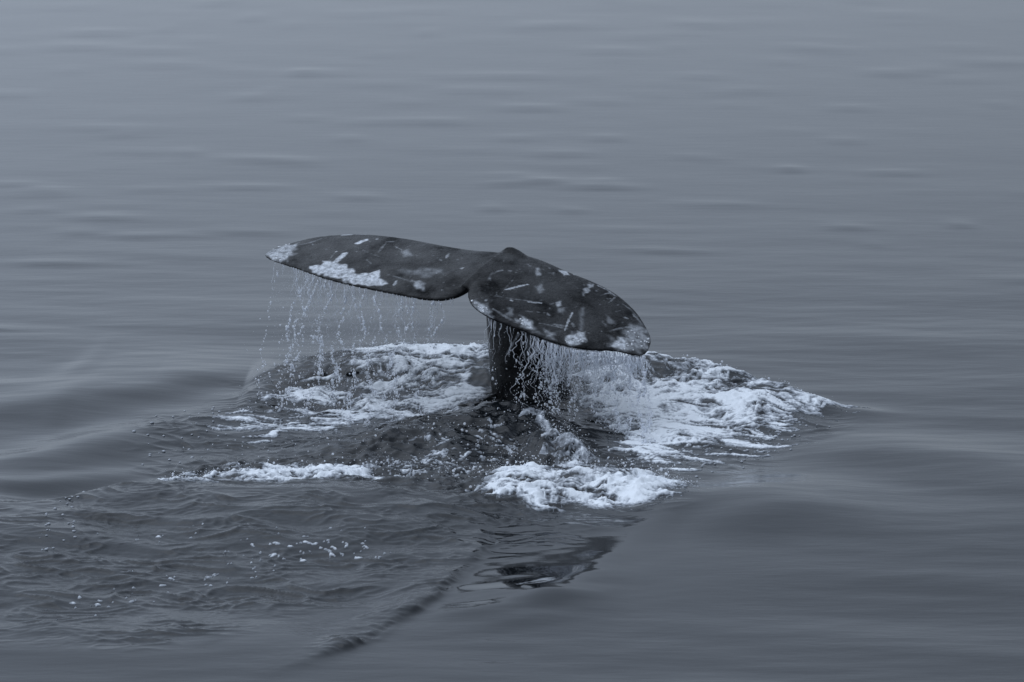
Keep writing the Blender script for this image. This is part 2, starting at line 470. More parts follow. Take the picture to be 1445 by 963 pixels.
foam_patch("sea_foam", "thick churned foam heap in front of the tail stock",
           [(682, 668, .07), (728, 646, .08), (800, 650, .09), (870, 664, .06), (945, 679, .02), (985, 690, 0), (945, 710, 0), (875, 720, 0), (800, 719, .03), (735, 717, .03), (682, 706, .03), (660, 688, .04)],
           cover=.68, soft=.24, stretch=(1.0, 1.4), lump=.017, seed=140, web=.55, patchy=.3, film=.75, grit=.4)
foam_patch("sea_foam", "white foam roll at the left end of the churned water",
           [(190, 674, .07), (260, 654, .1), (340, 634, .1), (420, 632, .09), (490, 642, .08), (540, 660, .06), (480, 672, .07), (420, 676, .09), (330, 679, .1), (220, 684, .1)],
           cover=.52, film=.7, soft=.25, stretch=(.8, 1.3), lump=.018, seed=160, web=.4, patchy=.3)
foam_patch("sea_foam", "grey bubbly water dome beside the foot of the tail stock",
           [(748, 585, .16), (790, 590, .2), (822, 610, .18), (836, 640, .1), (820, 655, .06), (790, 652, .06), (785, 625, .12), (755, 600, .14)], cover=.72, film=1, soft=.14, lump=.008, seed=180, web=.5, scale=2.4, white=.85, patchy=.15)
foam_patch("sea_foam", "broken flecks of foam on the dark mound of water before the tail stock",
           [(500, 640, .06), (560, 606, .12), (640, 588, .17), (700, 582, .18), (760, 600, .16), (780, 640, .09), (690, 665, .07), (560, 680, .08), (430, 680, .1), (420, 650, .1)],
           cover=.07, film=.12, soft=.3, stretch=(.9, 1.6), lump=.006, seed=220, web=.45, scale=3.0, patchy=.1, white=.75)
foam_patch("sea_foam", "sparse foam specks scattered over the dark choppy water in the foreground",
           [(-40, 715, .1), (240, 690, .1), (640, 700, .05), (690, 770, 0), (560, 830, 0), (400, 880, 0), (200, 925, 0), (-40, 935, 0)], step=(.010, .016), cover=.006, film=.002, soft=.5, stretch=(1.2, 1.7), lump=.008, seed=200, web=.1, scale=4.2, patchy=.5)

# ------------------------------------------------------------------ the whale's tail
YAW, TILT = R(20), R(18)
Th = np.array([-math.sin(YAW), -math.cos(YAW), 0]); Sh = np.array([math.cos(YAW), -math.sin(YAW), 0])
Tv = Th * math.cos(TILT) - np.array([0, 0, 1]) * math.sin(TILT)       # along the chord, to the trailing edge
N0 = np.cross(Sh, -Tv); N0 /= np.linalg.norm(N0)
if N0[2] < 0: N0 = -N0
ROOT = at_y(722, 362, .08)                     # front end of the middle line of the flukes

class Half:
    def __init__(self, sign, roll):
        self.sign = sign
        self.S = sign * (Sh * math.cos(roll) - N0 * math.sin(roll))   # outward
        n = np.cross(self.S, Tv); n /= np.linalg.norm(n)
        self.n = n if n[2] > 0 else -n
    def bend(self, a):
        return -.085 * (np.clip(a, 0, 3) / 1.5) ** 2
    def point(self, u, v):                     # point of the curved fluke seen at a measured picture point
        d = ray(u, v); off = 0.0
        for _ in range(8):
            q = ROOT + self.n * off
            p = CAM + d * (np.dot(q - CAM, self.n) / np.dot(d, self.n))
            off = self.bend(np.dot(p - ROOT, self.S))
        return p
    def ab(self, P):
        P = np.asarray(P) - ROOT
        return P @ self.S, P @ Tv

LH, RH = Half(-1, R(4)), Half(1, R(16))
lead_l = [(722, 362), (700, 359), (660, 355), (620, 348), (580, 340), (545, 335), (510, 332), (475, 333), (440, 337), (405, 346), (385, 353), (376, 358), (374, 361)]
trail_l = [(661, 408), (655, 414), (643, 420), (622, 424), (600, 423), (570, 418), (540, 412), (500, 404), (460, 394), (420, 380), (392, 371), (378, 365), (374, 361)]
lead_r = [(722, 362), (745, 364), (770, 372), (800, 385), (840, 401), (870, 417), (895, 439), (910, 460), (917, 474), (919, 483)]
trail_r = [(661, 408), (661, 420), (668, 433), (688, 447), (710, 457), (740, 468), (770, 480), (800, 489), (830, 494), (868, 496), (890, 501), (905, 502), (914, 496), (919, 483)]

def half_mesh(H, lead, trail, ns=110, ntc=30):
    Lp = resample([H.point(*p) for p in lead], ns)
    Tp = resample([H.point(*p) for p in trail], ns)
    a = np.linspace(0, np.pi, ntc); t = (1 - np.cos(a)) / 2
    prof = np.sqrt(np.clip(t, 0, 1)) * (1 - t) ** .8 * 1.75 + .12 * np.sin(np.pi * t) ** .5
    s = np.linspace(0, 1, ns)
    th = .085 * (1 - s) ** 1.2 + .028 * np.sqrt(np.clip(1 - s, 0, 1)) + .004
    C = Lp[:, None, :] * (1 - t)[None, :, None] + Tp[:, None, :] * t[None, :, None]
    off = (th[:, None] * prof[None, :] * .5)[..., None] * H.n + 0.0
    edge = (.006 + .004 * (1 - s))[:, None, None] * H.n[None, None, :]
    top = C + off + edge; bot = C - off - edge
    # a column inside the other half so that the two halves overlap when united
    shift = -H.S * .06
    top = np.concatenate([top[:1] + shift, top]); bot = np.concatenate([bot[:1] + shift, bot])
    n1 = ns + 1
    V = np.concatenate([top.reshape(-1, 3), bot.reshape(-1, 3)])
    F = []
    o = n1 * ntc
    for i in range(n1 - 1):
        for j in range(ntc - 1):
            q = i * ntc + j
            F.append((q, q + 1, q + 1 + ntc, q + ntc)); F.append((o + q, o + q + ntc, o + q + 1 + ntc, o + q + 1))
        for j in (0, ntc - 1):
            q = i * ntc + j
            f = (q, q + ntc, o + q + ntc, o + q)
            F.append(f if j == 0 else f[::-1])
    for i in (0, n1 - 1):
        for j in range(ntc - 1):
            q = i * ntc + j
            f = (q, o + q, o + q + 1, q + 1)
            F.append(f if i == 0 else f[::-1])
    return V, np.array(F), Lp, Tp

VL, FL, LpL, TpL = half_mesh(LH, lead_l, trail_l)
VR, FR, LpR, TpR = half_mesh(RH, lead_r, trail_r)
NOTCH = (TpL[0] + TpR[0]) / 2

def loft(secs, n=40):                          # secs: centre, axis u (vector), axis v (vector)
    a = np.linspace(0, 2 * np.pi, n, endpoint=False)
    V = []; F = []
    for c, au, av in secs:
        for t in a: V.append(np.asarray(c) + np.asarray(au) * math.cos(t) + np.asarray(av) * math.sin(t))
    m = len(secs)
    for i in range(m - 1):
        for j in range(n):
            k = (j + 1) % n
            F.append((i * n + j, i * n + k, (i + 1) * n + k, (i + 1) * n + j))
    V.append(secs[0][0]); V.append(secs[-1][0])
    for j in range(n):
        k = (j + 1) % n
        F.append((m * n, k, j, j)); F.append((m * n + 1, (m - 1) * n + j, (m - 1) * n + k, (m - 1) * n + k))
    return np.array(V), F

def stock_section(u0, u1, v, y, ry):           # left edge, right edge measured in the picture
    p, q = at_y(u0, v, y), at_y(u1, v, y)
    c = (p + q) / 2; hw = (q[0] - p[0]) / 2
    d = np.array([hw * .97, -hw * .2, 0])
    return (c, d, np.array([ry * .2, ry, 0]))
st = [stock_section(660, 930, 800, .3, .50), stock_section(688, 875, 660, .16, .40), stock_section(695, 822, 580, .1, .33), stock_section(692, 804, 540, .08, .29), stock_section(689, 797, 500, .07, .26),
      stock_section(686, 786, 460, .06, .23), stock_section(684, 772, 420, .06, .20), stock_section(688, 756, 392, .07, .17), stock_section(694, 752, 368, .07, .13), stock_section(701, 743, 360, .08, .09), stock_section(709, 733, 353.5, .085, .05), stock_section(715, 724, 349, .09, .02)]
VS, FS = loft(st)
secs = []
rt = NOTCH - ROOT
for s, w, h in [(-.10, .012, .008), (-.03, .05, .034), (.10, .11, .054), (.28, .15, .060), (.5, .12, .054), (.75, .08, .040), (.92, .05, .024), (1.0, .03, .012)]:
    c = ROOT + rt * s + N0 * (-.004)
    secs.append((c, Sh * w, N0 * h))
VC, FC = loft(secs)

def poly_obj(name, V, F):
    me = bpy.data.meshes.new(name)
    fs = []
    for f in F:
        f = [int(i) for i in f]
        g = []
        for i in f:
            if i not in g: g.append(i)
        if len(g) > 2: fs.append(g)
    me.from_pydata([tuple(p) for p in V], [], fs)
    me.update()
    return me
allV = np.concatenate([VL, VR, VS, VC]); allF = []
o = 0
for V_, F_ in ((VL, FL), (VR, FR), (VS, FS), (VC, FC)):
    allF += [[int(i) + o for i in f] for f in F_]; o += len(V_)
tmp_me = poly_obj("whale", allV, allF)
import bmesh
bm = bmesh.new(); bm.from_mesh(tmp_me); bmesh.ops.recalc_face_normals(bm, faces=bm.faces[:]); bm.to_mesh(tmp_me); bm.free()
tmp = bpy.data.objects.new("whale_build", tmp_me); COL.objects.link(tmp)
md = tmp.modifiers.new("r", 'REMESH'); md.mode = 'VOXEL'; md.voxel_size = .0085; md.use_smooth_shade = True
md = tmp.modifiers.new("s", 'SMOOTH'); md.factor = .5; md.iterations = 5
dg = bpy.context.evaluated_depsgraph_get()
wme = bpy.data.meshes.new_from_object(tmp.evaluated_get(dg), depsgraph=dg)
bpy.data.objects.remove(tmp)
wme.name = "body"
whale = bpy.data.objects.new("whale", None); COL.objects.link(whale)
body = bpy.data.objects.new("body", wme); COL.objects.link(body); body.parent = whale
tag(whale, "dark whale tail raised above the water, flukes scarred and barnacled, dripping", "whale")
nv = len(wme.vertices)
co = np.empty(nv * 3, np.float32); wme.vertices.foreach_get("co", co); co = co.reshape(-1, 3).astype(float)
no = np.empty(nv * 3, np.float32); wme.vertices.foreach_get("normal", no); no = no.reshape(-1, 3)
wme.polygons.foreach_set("use_smooth", np.ones(len(wme.polygons), bool))

# scars, pale patches and barnacle crusts, laid out on the fluke's own surface
def ab_poly(H, pts):
    return [H.ab(H.point(*p)) for p in pts]
aL, bL = LH.ab(co); aR, bR = RH.ab(co)
up = smooth(.15, .45, no @ N0.astype(np.float32))
hi = co[:, 2] > .45
pale = np.zeros(nv)
def blob(H, pts, inten, soft=.012, rag=.02, freq=22, seed=300):
    global pale
    a_, b_ = (aL, bL) if H is LH else (aR, bR)
    d = poly_sdf(a_ + rag * noise(a_ * freq, b_ * freq, seed), b_ + rag * noise(a_ * freq + 9, b_ * freq, seed + 1), ab_poly(H, pts))
    side = smooth(-.04, .0, a_)
    pale = np.maximum(pale, inten * smooth(soft, -soft, d) * up * hi * side)
def scar(H, pts, w, inten, seed=400):
    global pale
    a_, b_ = (aL, bL) if H is LH else (aR, bR)
    P = ab_poly(H, pts)
    d = np.full(nv, 9.0); m_ = len(P) - 1; gp = np.zeros(nv)
    for q_, ((ax, ay), (bx, by)) in enumerate(zip(P[:-1], P[1:])):
        ex, ey = bx - ax, by - ay
        t = np.clip(((a_ - ax) * ex + (b_ - ay) * ey) / (ex * ex + ey * ey + 1e-9), 0, 1)
        dd = np.hypot(a_ - ax - ex * t, b_ - ay - ey * t)
        gp = np.where(dd < d, (q_ + t) / m_, gp); d = np.minimum(d, dd)
    if w < .015: w = w * (.45 + .55 * np.sin(np.pi * gp) ** .6)
    if inten < .6: inten = inten * .72 * np.clip(.75 + .8 * noise(a_ * 14, b_ * 14, seed + 7), 0, 1.2)
    d = d + .006 * noise(a_ * 40, b_ * 40, seed)
    pale = np.maximum(pale, inten * smooth(w * 1.35, w * .6, d) * up * hi * smooth(-.04, 0, a_))

CRUST_L1 = [(374, 361), (385, 352), (402, 346), (422, 347), (414, 358), (408, 366), (398, 373), (384, 368)]
CRUST_L2 = [(438, 379), (452, 378), (458, 371), (472, 376), (488, 378), (503, 390), (520, 391), (536, 386), (538, 398), (546, 404), (530, 407), (505, 403), (480, 397), (455, 390), (442, 385)]
CRUST_R1 = [(862, 490), (876, 478), (882, 468), (896, 463), (912, 466), (918, 480), (915, 494), (905, 500), (890, 499), (872, 495)]
CRUST_R2 = [(795, 481), (806, 474), (824, 473), (824, 486), (810, 489), (799, 486)]
CRUST_R3 = [(730, 455), (738, 452), (748, 458), (752, 468), (742, 466)]
CRUST_R4 = [(664, 424), (676, 430), (690, 440), (692, 449), (680, 443), (668, 434)]
blob(LH, CRUST_L1, .72, .03, .05, 16); blob(LH, CRUST_L2, .95, .012, .03, 16)
blob(RH, CRUST_R1, .45, .05, .07, 12); blob(RH, CRUST_R2, .9, .02, .03, 20); blob(RH, CRUST_R3, .9, .03, .03, 20); blob(RH, CRUST_R4, .75, .03, .03, 20)
blob(RH, [(862, 490), (870, 481), (880, 480), (884, 490), (876, 495)], .95, .02, .02, 20)
blob(LH, [(582, 402), (596, 404), (600, 414), (588, 412)], .55, .02, .02, 20)
blob(LH, [(567, 390), (590, 383), (618, 386), (632, 392), (610, 397), (585, 394)], .24, .04, .05, 9)
blob(LH, [(566, 361), (575, 358), (582, 368), (572, 369)], .36, .02, .01)
blob(LH, [(425, 382), (433, 385), (431, 388), (425, 386)], .5)
blob(RH, [(671, 402), (683, 392), (694, 393), (686, 402), (676, 406)], .6, .015, .02)
blob(RH, [(661, 412), (668, 404), (674, 412), (668, 424)], .30, .03, .02)
blob(RH, [(789, 386), (797, 385), (802, 392), (794, 395)], .85, .012, .02)
blob(RH, [(754, 412), (762, 408), (767, 416), (760, 421)], .34, .015, .01)
blob(RH, [(783, 433), (790, 431), (791, 437), (785, 439)], .66, .01, .003)
blob(RH, [(755, 386), (760, 385), (761, 396), (756, 397)], .5, .012, .01)
blob(RH, [(774, 392), (782, 390), (780, 394)], .5)
blob(RH, [(824, 412), (834, 404), (836, 406), (828, 418), (821, 422)], .62, .012, .02)
blob(RH, [(770, 470), (782, 472), (782, 480), (772, 478)], .40, .03, .03)
blob(RH, [(718, 440), (722, 440), (721, 450), (715, 448)], .35, .02, .02)
blob(RH, [(855, 448), (864, 456), (866, 462), (858, 460)], .30, .02, .02)
blob(RH, [(788, 441), (796, 440), (792, 446), (785, 446)], .42, .02, .02)
blob(RH, [(819, 440), (823, 440), (821, 470), (817, 470)], .25, .02, .01)
for p, w, i in [([(471, 376), (487, 363)], .024, .95), ([(505, 348), (517, 343)], .020, .95), ([(531, 342), (533, 341.5)], .013, .8), ([(534, 362), (545, 348)], .010, .42),
                ([(463, 373), (475, 358)], .005, .4), ([(474, 360), (476, 359)], .008, .7), ([(548, 393), (565, 398), (580, 403)], .006, .45), ([(556, 407), (560, 401)], .012, .6),
                ([(630, 372), (634, 365)], .009, .6), ([(620, 374), (624, 376)], .010, .5), ([(556, 352), (572, 362), (578, 366)], .005, .28), ([(500, 352), (520, 362), (540, 370)], .003, .3),
                ([(420, 349), (440, 345), (454, 340)], .010, .35), ([(482, 334.5), (500, 333.5)], .010, .9), ([(503, 333.5), (525, 333)], .007, .55), ([(590, 352), (600, 351)], .010, .3), ([(518, 372), (524, 378)], .006, .4),
                ([(545, 346), (556, 346)], .008, .35), ([(560, 337), (562, 337)], .008, .8), ([(650, 388), (654, 387)], .011, .6)]:
    scar(LH, p, w, i)
for p, w, i in [([(711, 416), (726, 413), (743, 409)], .010, .8), ([(690, 422), (720, 428), (744, 431), (763, 433)], .004, .42), ([(744, 432.5), (764, 434)], .007, .6), ([(796, 470), (801, 458), (807, 446)], .007, .75),
                ([(707, 420), (722, 403)], .003, .3), ([(720, 430), (722, 431)], .011, .7), ([(761, 431), (764, 429)], .007, .55), ([(672, 391), (673, 388)], .014, .6), ([(684, 429), (686, 428)], .010, .6),
                ([(697, 393), (708, 390)], .010, .45), ([(716, 391), (721, 391)], .010, .5), ([(842, 406), (856, 412), (866, 420)], .009, .6), ([(846, 422), (858, 417), (870, 421)], .006, .45), ([(858, 432), (868, 422)], .006, .4),
                ([(878, 432), (890, 440), (900, 450)], .011, .5), ([(892, 446), (906, 460)], .010, .45), ([(862, 470), (880, 466), (898, 464)], .010, .55), ([(850, 460), (856, 463)], .008, .5), ([(880, 452), (886, 453)], .010, .5),
                ([(868, 444), (875, 442)], .006, .5), ([(770, 446), (774, 450)], .008, .45), ([(780, 462), (800, 465)], .010, .4), ([(807, 460), (809, 466)], .012, .45), ([(774, 436), (780, 434)], .010, .35),
                ([(740, 444), (768, 447)], .004, .4), ([(760, 460), (790, 466), (800, 468)], .007, .35), ([(744, 383), (748, 383)], .010, .4), ([(809, 391), (811, 390)], .012, .7), ([(830, 402), (836, 406)], .010, .5),
                ([(773, 384), (775, 384)], .010, .5), ([(695, 440), (716, 452), (730, 459)], .012, .35), ([(750, 468), (768, 475)], .014, .35)]:
    scar(RH, p, w, i)
# small pits and flecks
for H, (u0, u1), n_ in ((LH, (430, 660), 60), (RH, (670, 900), 110)):
    lead = np.array(lead_l[::-1] if H is LH else lead_r); tr_ = np.array(sorted(trail_l if H is LH else trail_r))
    for _ in range(n_):
        u = rng.uniform(u0, u1); lo = np.interp(u, lead[:, 0], lead[:, 1]); hi_ = np.interp(u, tr_[:, 0], tr_[:, 1])
        v = lo + (hi_ - lo) * rng.uniform(.1, .95)
        du, dv = rng.uniform(-3, 3), rng.uniform(-1.5, 1.5)
        scar(H, [(u, v), (u + du * rng.random(), v + dv)], rng.uniform(.003, .009), rng.uniform(.1, .42))
att = wme.attributes.new("pale", 'FLOAT', 'POINT')
att.data.foreach_set("value", pale.astype(np.float32))

m_skin, nt, bs, out = principled("whale_skin")
N, Lk = nt.nodes, nt.links
tcs = N.new("ShaderNodeTexCoord")
def sn(scale, det=5, rough=.6):
    t = N.new("ShaderNodeTexNoise"); t.inputs['Scale'].default_value = scale; t.inputs['Detail'].default_value = det; t.inputs['Roughness'].default_value = rough
    Lk.new(tcs.outputs['Object'], t.inputs['Vector']); return t
base = N.new("ShaderNodeValToRGB")
base.color_ramp.elements[0].position = .36; base.color_ramp.elements[0].color = (.001, .0011, .0013, 1)
base.color_ramp.elements[1].position = .70; base.color_ramp.elements[1].color = (.012, .0126, .0138, 1)
s1 = sn(4.5, 8, .62); Lk.new(s1.outputs[0], base.inputs[0])
pa = N.new("ShaderNodeAttribute"); pa.attribute_name = "pale"
s2 = sn(26, 8, .75)
mm = N.new("ShaderNodeMapRange"); mm.inputs['From Min'].default_value = .36; mm.inputs['From Max'].default_value = .60; mm.inputs['To Min'].default_value = .22; mm.inputs['To Max'].default_value = 1.05
Lk.new(s2.outputs[0], mm.inputs['Value'])
mul = N.new("ShaderNodeMath"); mul.operation = 'MULTIPLY'; mul.use_clamp = True
Lk.new(pa.outputs['Fac'], mul.inputs[0]); Lk.new(mm.outputs[0], mul.inputs[1])
mixc = N.new("ShaderNodeMix"); mixc.data_type = 'RGBA'
Lk.new(mul.outputs[0], mixc.inputs[0]); Lk.new(base.outputs[0], mixc.inputs[6]); mixc.inputs[7].default_value = (.62, .65, .69, 1)
Lk.new(mixc.outputs[2], bs.inputs['Base Color'])
rr = N.new("ShaderNodeMapRange"); rr.inputs['From Min'].default_value = .3; rr.inputs['From Max'].default_value = .7; rr.inputs['To Min'].default_value = .12; rr.inputs['To Max'].default_value = .42
s3 = sn(9, 6, .65); Lk.new(s3.outputs[0], rr.inputs['Value']); Lk.new(rr.outputs[0], bs.inputs['Roughness'])
bs.inputs['IOR'].default_value = 1.40
s5 = sn(3.2, 7, .65)
sp = N.new("ShaderNodeMapRange"); sp.inputs['From Min'].default_value = .36; sp.inputs['From Max'].default_value = .64; sp.inputs['To Min'].default_value = .03; sp.inputs['To Max'].default_value = .46
Lk.new(s5.outputs[0], sp.inputs['Value']); Lk.new(sp.outputs[0], bs.inputs['Specular IOR Level'])
s4 = sn(30, 7, .7)
bpm = N.new("ShaderNodeBump"); bpm.inputs['Distance'].default_value = .012; bpm.inputs['Strength'].default_value = .7
Lk.new(s4.outputs[0], bpm.inputs['Height']); Lk.new(bpm.outputs[0], bs.inputs['Normal'])
wme.materials.clear(); wme.materials.append(m_skin)

# barnacle crusts: small cratered cones, one part per crust
m_barn, nt, bs, out = principled("barnacle_shell")
N, Lk = nt.nodes, nt.links
tb = N.new("ShaderNodeTexCoord"); nb = N.new("ShaderNodeTexNoise"); nb.inputs['Scale'].default_value = 60; Lk.new(tb.outputs['Object'], nb.inputs['Vector'])
rb = N.new("ShaderNodeValToRGB"); rb.color_ramp.elements[0].position = .3; rb.color_ramp.elements[0].color = (.30, .31, .33, 1); rb.color_ramp.elements[1].position = .65; rb.color_ramp.elements[1].color = (.72, .74, .77, 1)
Lk.new(nb.outputs[0], rb.inputs[0]); Lk.new(rb.outputs[0], bs.inputs['Base Color']); bs.inputs['Roughness'].default_value = .6

from mathutils.bvhtree import BVHTree
bvh = BVHTree.FromPolygons([tuple(c) for c in co], [tuple(p.vertices) for p in wme.polygons])
def crust(H, pts, n, label, rmin=.004, rmax=.010):
    P = np.array(pts, float); lo, hi2 = P.min(0), P.max(0)
    V = []; F = []
    k = 0; tries = 0
    while k < n and tries < 4000:
        tries += 1
        u, v = rng.uniform(lo, hi2)
        if poly_sdf(np.array([u]), np.array([v]), P)[0] > -.3: continue
        p = H.point(u, v)
        h = bvh.ray_cast(Vector(p + N0 * .3), Vector(-N0))
        if h[0] is None or h[1].dot(Vector(N0)) < .3: continue
        c, nn_ = np.array(h[0]), np.array(h[1])
        e1 = np.cross(nn_, [0, 1, .3]); e1 /= np.linalg.norm(e1); e2 = np.cross(nn_, e1)
        r = rng.uniform(rmin, rmax); hh = r * rng.uniform(.35, .7); b = len(V); m = 7
        for (rad, z) in ((1.0, -.3), (.72, .75), (.34, 1.0), (.05, .85)):
            for j in range(m):
                t = 2 * np.pi * j / m + k
                q = rad * r * (1 + .15 * math.sin(3 * t + k))
                V.append(c + e1 * q * math.cos(t) + e2 * q * math.sin(t) + nn_ * hh * z)
        for i in range(3):
            for j in range(m):
                j2 = (j + 1) % m
                F.append((b + i * m + j, b + i * m + j2, b + (i + 1) * m + j2, b + (i + 1) * m + j))
        k += 1
    o = mesh_obj("barnacle_crust", V, F, m_barn, whale)
    o["label"] = label; o["kind"] = "stuff"
crust(LH, CRUST_L1, 30, "white barnacles crusted on the left fluke tip")
crust(LH, CRUST_L2, 14, "large white barnacle patch along the left trailing edge", .004, .008)
crust(RH, CRUST_R1, 28, "white barnacles crusted on the right fluke tip")
crust(RH, CRUST_R2, 9, "square white barnacle patch on the right trailing edge", .005, .012)
crust(RH, CRUST_R3, 7, "small white barnacle patch above the tail stock", .005, .011)
crust(RH, CRUST_R4, 10, "white barnacles beside the notch", .005, .012)

# ------------------------------------------------------------------ falling water
m_drop, nt, bs, out = principled("falling_water")
bs.inputs['Base Color'].default_value = (.86, .88, .92, 1)
bs.inputs['Roughness'].default_value = .12
bs.inputs['IOR'].default_value = 1.33
N, Lk = nt.nodes, nt.links
trn = N.new("ShaderNodeBsdfTransparent"); mxs = N.new("ShaderNodeMixShader"); mxs.inputs[0].default_value = .85
tl = N.new("ShaderNodeBsdfTranslucent"); tl.inputs['Color'].default_value = (.92, .94, .97, 1)
mt = N.new("ShaderNodeMixShader"); mt.inputs[0].default_value = .6
Lk.new(bs.outputs[0], mt.inputs[1]); Lk.new(tl.outputs[0], mt.inputs[2])
Lk.new(trn.outputs[0], mxs.inputs[1]); Lk.new(mt.outputs[0], mxs.inputs[2]); Lk.new(mxs.outputs[0], out.inputs['Surface'])

ph = (1 + 5 ** .5) / 2
ICO_V = np.array([(-1, ph, 0), (1, ph, 0), (-1, -ph, 0), (1, -ph, 0), (0, -1, ph), (0, 1, ph), (0, -1, -ph), (0, 1, -ph), (ph, 0, -1), (ph, 0, 1), (-ph, 0, -1), (-ph, 0, 1)])
ICO_V /= np.linalg.norm(ICO_V[0])
ICO_F = np.array([(0, 11, 5), (0, 5, 1), (0, 1, 7), (0, 7, 10), (0, 10, 11), (1, 5, 9), (5, 11, 4), (11, 10, 2), (10, 7, 6), (7, 1, 8), (3, 9, 4), (3, 4, 2), (3, 2, 6), (3, 6, 8), (3, 8, 9), (4, 9, 5), (2, 4, 11), (6, 2, 10), (8, 6, 7), (9, 8, 1)])

class Drops:
    def __init__(self): self.c = []; self.r = []; self.ropes = []
    def add(self, p, r, stretch=(1, 1, 1)):
        self.c.append(p); self.r.append(np.asarray(stretch) * r)
    def build(self, name, label, cat, mat=None):
        C = np.array(self.c); S = np.array(self.r)
        J = 1 + .18 * rng.standard_normal((len(C), 12, 1)).clip(-1, 1)
        V = (C[:, None, :] + ICO_V[None] * S[:, None, :] * J).reshape(-1, 3)
        F = (ICO_F[None] + 12 * np.arange(len(C))[:, None, None]).reshape(-1, 3)
        vs, fs, o = [V], [F], len(V)
        ang = np.arange(5) * 2 * np.pi / 5
        for P, r in self.ropes:
            n = len(P)
            ring = np.stack([np.cos(ang), np.sin(ang), 0 * ang], 1)
            vs.append((P[:, None, :] + r[:, None, None] * ring[None]).reshape(-1, 3))
            q = (np.arange(n - 1)[:, None] * 5 + np.arange(5)[None]).ravel(); q2 = (np.arange(n - 1)[:, None] * 5 + (np.arange(5)[None] + 1) % 5).ravel()
            fs.append(o + np.concatenate([np.stack([q, q2 + 5, q2], 1), np.stack([q, q + 5, q2 + 5], 1)]))
            o += n * 5
        V = np.concatenate(vs); F = np.concatenate(fs)
        return tag(mesh_obj(name, V, F, mat or m_drop), label, cat, "stuff")

def edge_point(H, tp, u):                      # point on the trailing edge above picture column u
    pu = np.array([722.5 + FPX * np.dot(p - CAM, RGT) / np.dot(p - CAM, FWD) for p in tp])
    i = np.argsort(pu)
    return np.array([np.interp(u, pu[i], tp[i, k]) for k in range(3)])

def string(D, p, z_end, dens, r0, drift=(0, 0), wob=.03, seed=0, cluster=.6, head=0):
    """a broken thread of drops that falls from p to height z_end"""
    L = p[2] - z_end
    n = int(dens * L * 2.0)
    for k in range(n):
        f = rng.random() ** (.8)
        f = np.clip(f, 0, 1)
        if cluster and noise(np.array([f * L * 9.0]), np.array([seed * 3.7]), 77)[0] < -.15 + .3 * (1 - cluster): 
            if rng.random() < .75: continue
        w = wob * (noise(np.array([f * L * 5.0]), np.array([seed * 1.9]), 78)[0])
        spread = .003 + .014 * f ** 1.3
        q = p + np.array([w + drift[0] * f + rng.normal() * spread, drift[1] * f + rng.normal() * spread, -f * L])
        D.add(q, r0 * min(.50 * math.exp(.55 * rng.normal()), 1.7), (1, 1, rng.uniform(.8, 2.2)))

def thread(D, p, length, r0, wob=.015, seed=0):
    """an unbroken rope of water that thins, kinks and necks as it falls"""
    n = max(5, int(length / .011))
    z = np.linspace(0, length, n)
    sx = noise(z * 7.0, np.full(n, seed * 2.3), 79) + .35 * noise(z * 24.0, np.full(n, seed * 1.3), 80)
    sy = noise(z * 7.0, np.full(n, seed * 2.3 + 50), 81)
    g = np.minimum(1, z * 8) * wob
    C = np.stack([p[0] + g * sx, p[1] + g * sy, p[2] - z], 1)
    r = r0 * np.clip(1 + .8 * noise(z * 30.0, np.full(n, seed * 3.1), 82), .25, 2) * (1 - .75 * z / length) 
    D.ropes.append((C, r))

D = Drops()
k = 0
for u, dens, ln in [(388, 60, 1), (424, 150, 1), (432, 110, 1), (438, 170, 1), (447, 120, 1), (456, 150, 1), (463, 130, 1), (470, 160, 1), (487, 240, 1), (493, 200, 1), (508, 160, 1), (515, 200, 1), (530, 90, 1), (536, 170, 1), (546, 110, 1),
                    (561, 150, 1), (567, 190, 1), (578, 120, 1), (586, 110, 1), (612, 150, 1), (622, 80, 1)]:
    p = edge_point(LH, TpL, u) + np.array([0, 0, -.01]); k += 1
    string(D, p, rng.uniform(.0, .18) ** 1.5, dens * .95, .0060, drift=(rng.uniform(-.14, -.02) - (.10 if u < 480 else 0), -.55 * rng.random()), wob=.07, seed=k)
    thread(D, p, rng.uniform(.12, .5), rng.uniform(.0012, .0034), .07, seed=k)
for _ in range(35):                            # fringe of short drips
    u = rng.uniform(395, 640); p = edge_point(LH, TpL, u)
    thread(D, p, rng.uniform(.01, .09), .0032, .01, seed=_ + 200)
for j in range(46):                            # ropes of water off the trailing edge
    u = rng.choice([424, 438, 447, 463, 487, 490, 515, 536, 561, 567, 585, 612]) + rng.normal() * 6
    thread(D, edge_point(LH, TpL, u), rng.uniform(.06, .45), rng.uniform(.0018, .0032), .07, seed=j + 700)
for _ in range(420):                           # stray drops
    u = rng.uniform(375, 640) if rng.random() < .8 else rng.uniform(340, 520)
    p = at_y(u, 0, -.3); z = rng.uniform(0.02, .95) * rng.uniform(.5, 1) 
    D.add(np.array([p[0] + rng.normal() * .03, -.3 + rng.normal() * .25, z]), .0050 * min(.55 * math.exp(.6 * rng.normal()), 1.8))
for _ in range(5000):                          # fine mist under the edge
    u = rng.normal(505, 62) if rng.random() < .7 else rng.normal(440, 30)
    if u < 390 or u > 640: continue
    p = edge_point(LH, TpL, u); D.add(p + np.array([rng.normal() * .02 - .03, rng.normal() * .06 - .05, -abs(rng.normal()) * .38]), .0013 * rng.uniform(.6, 1.3))
D.build("water_drops", "strings of white drops falling from the left fluke", "water drops")

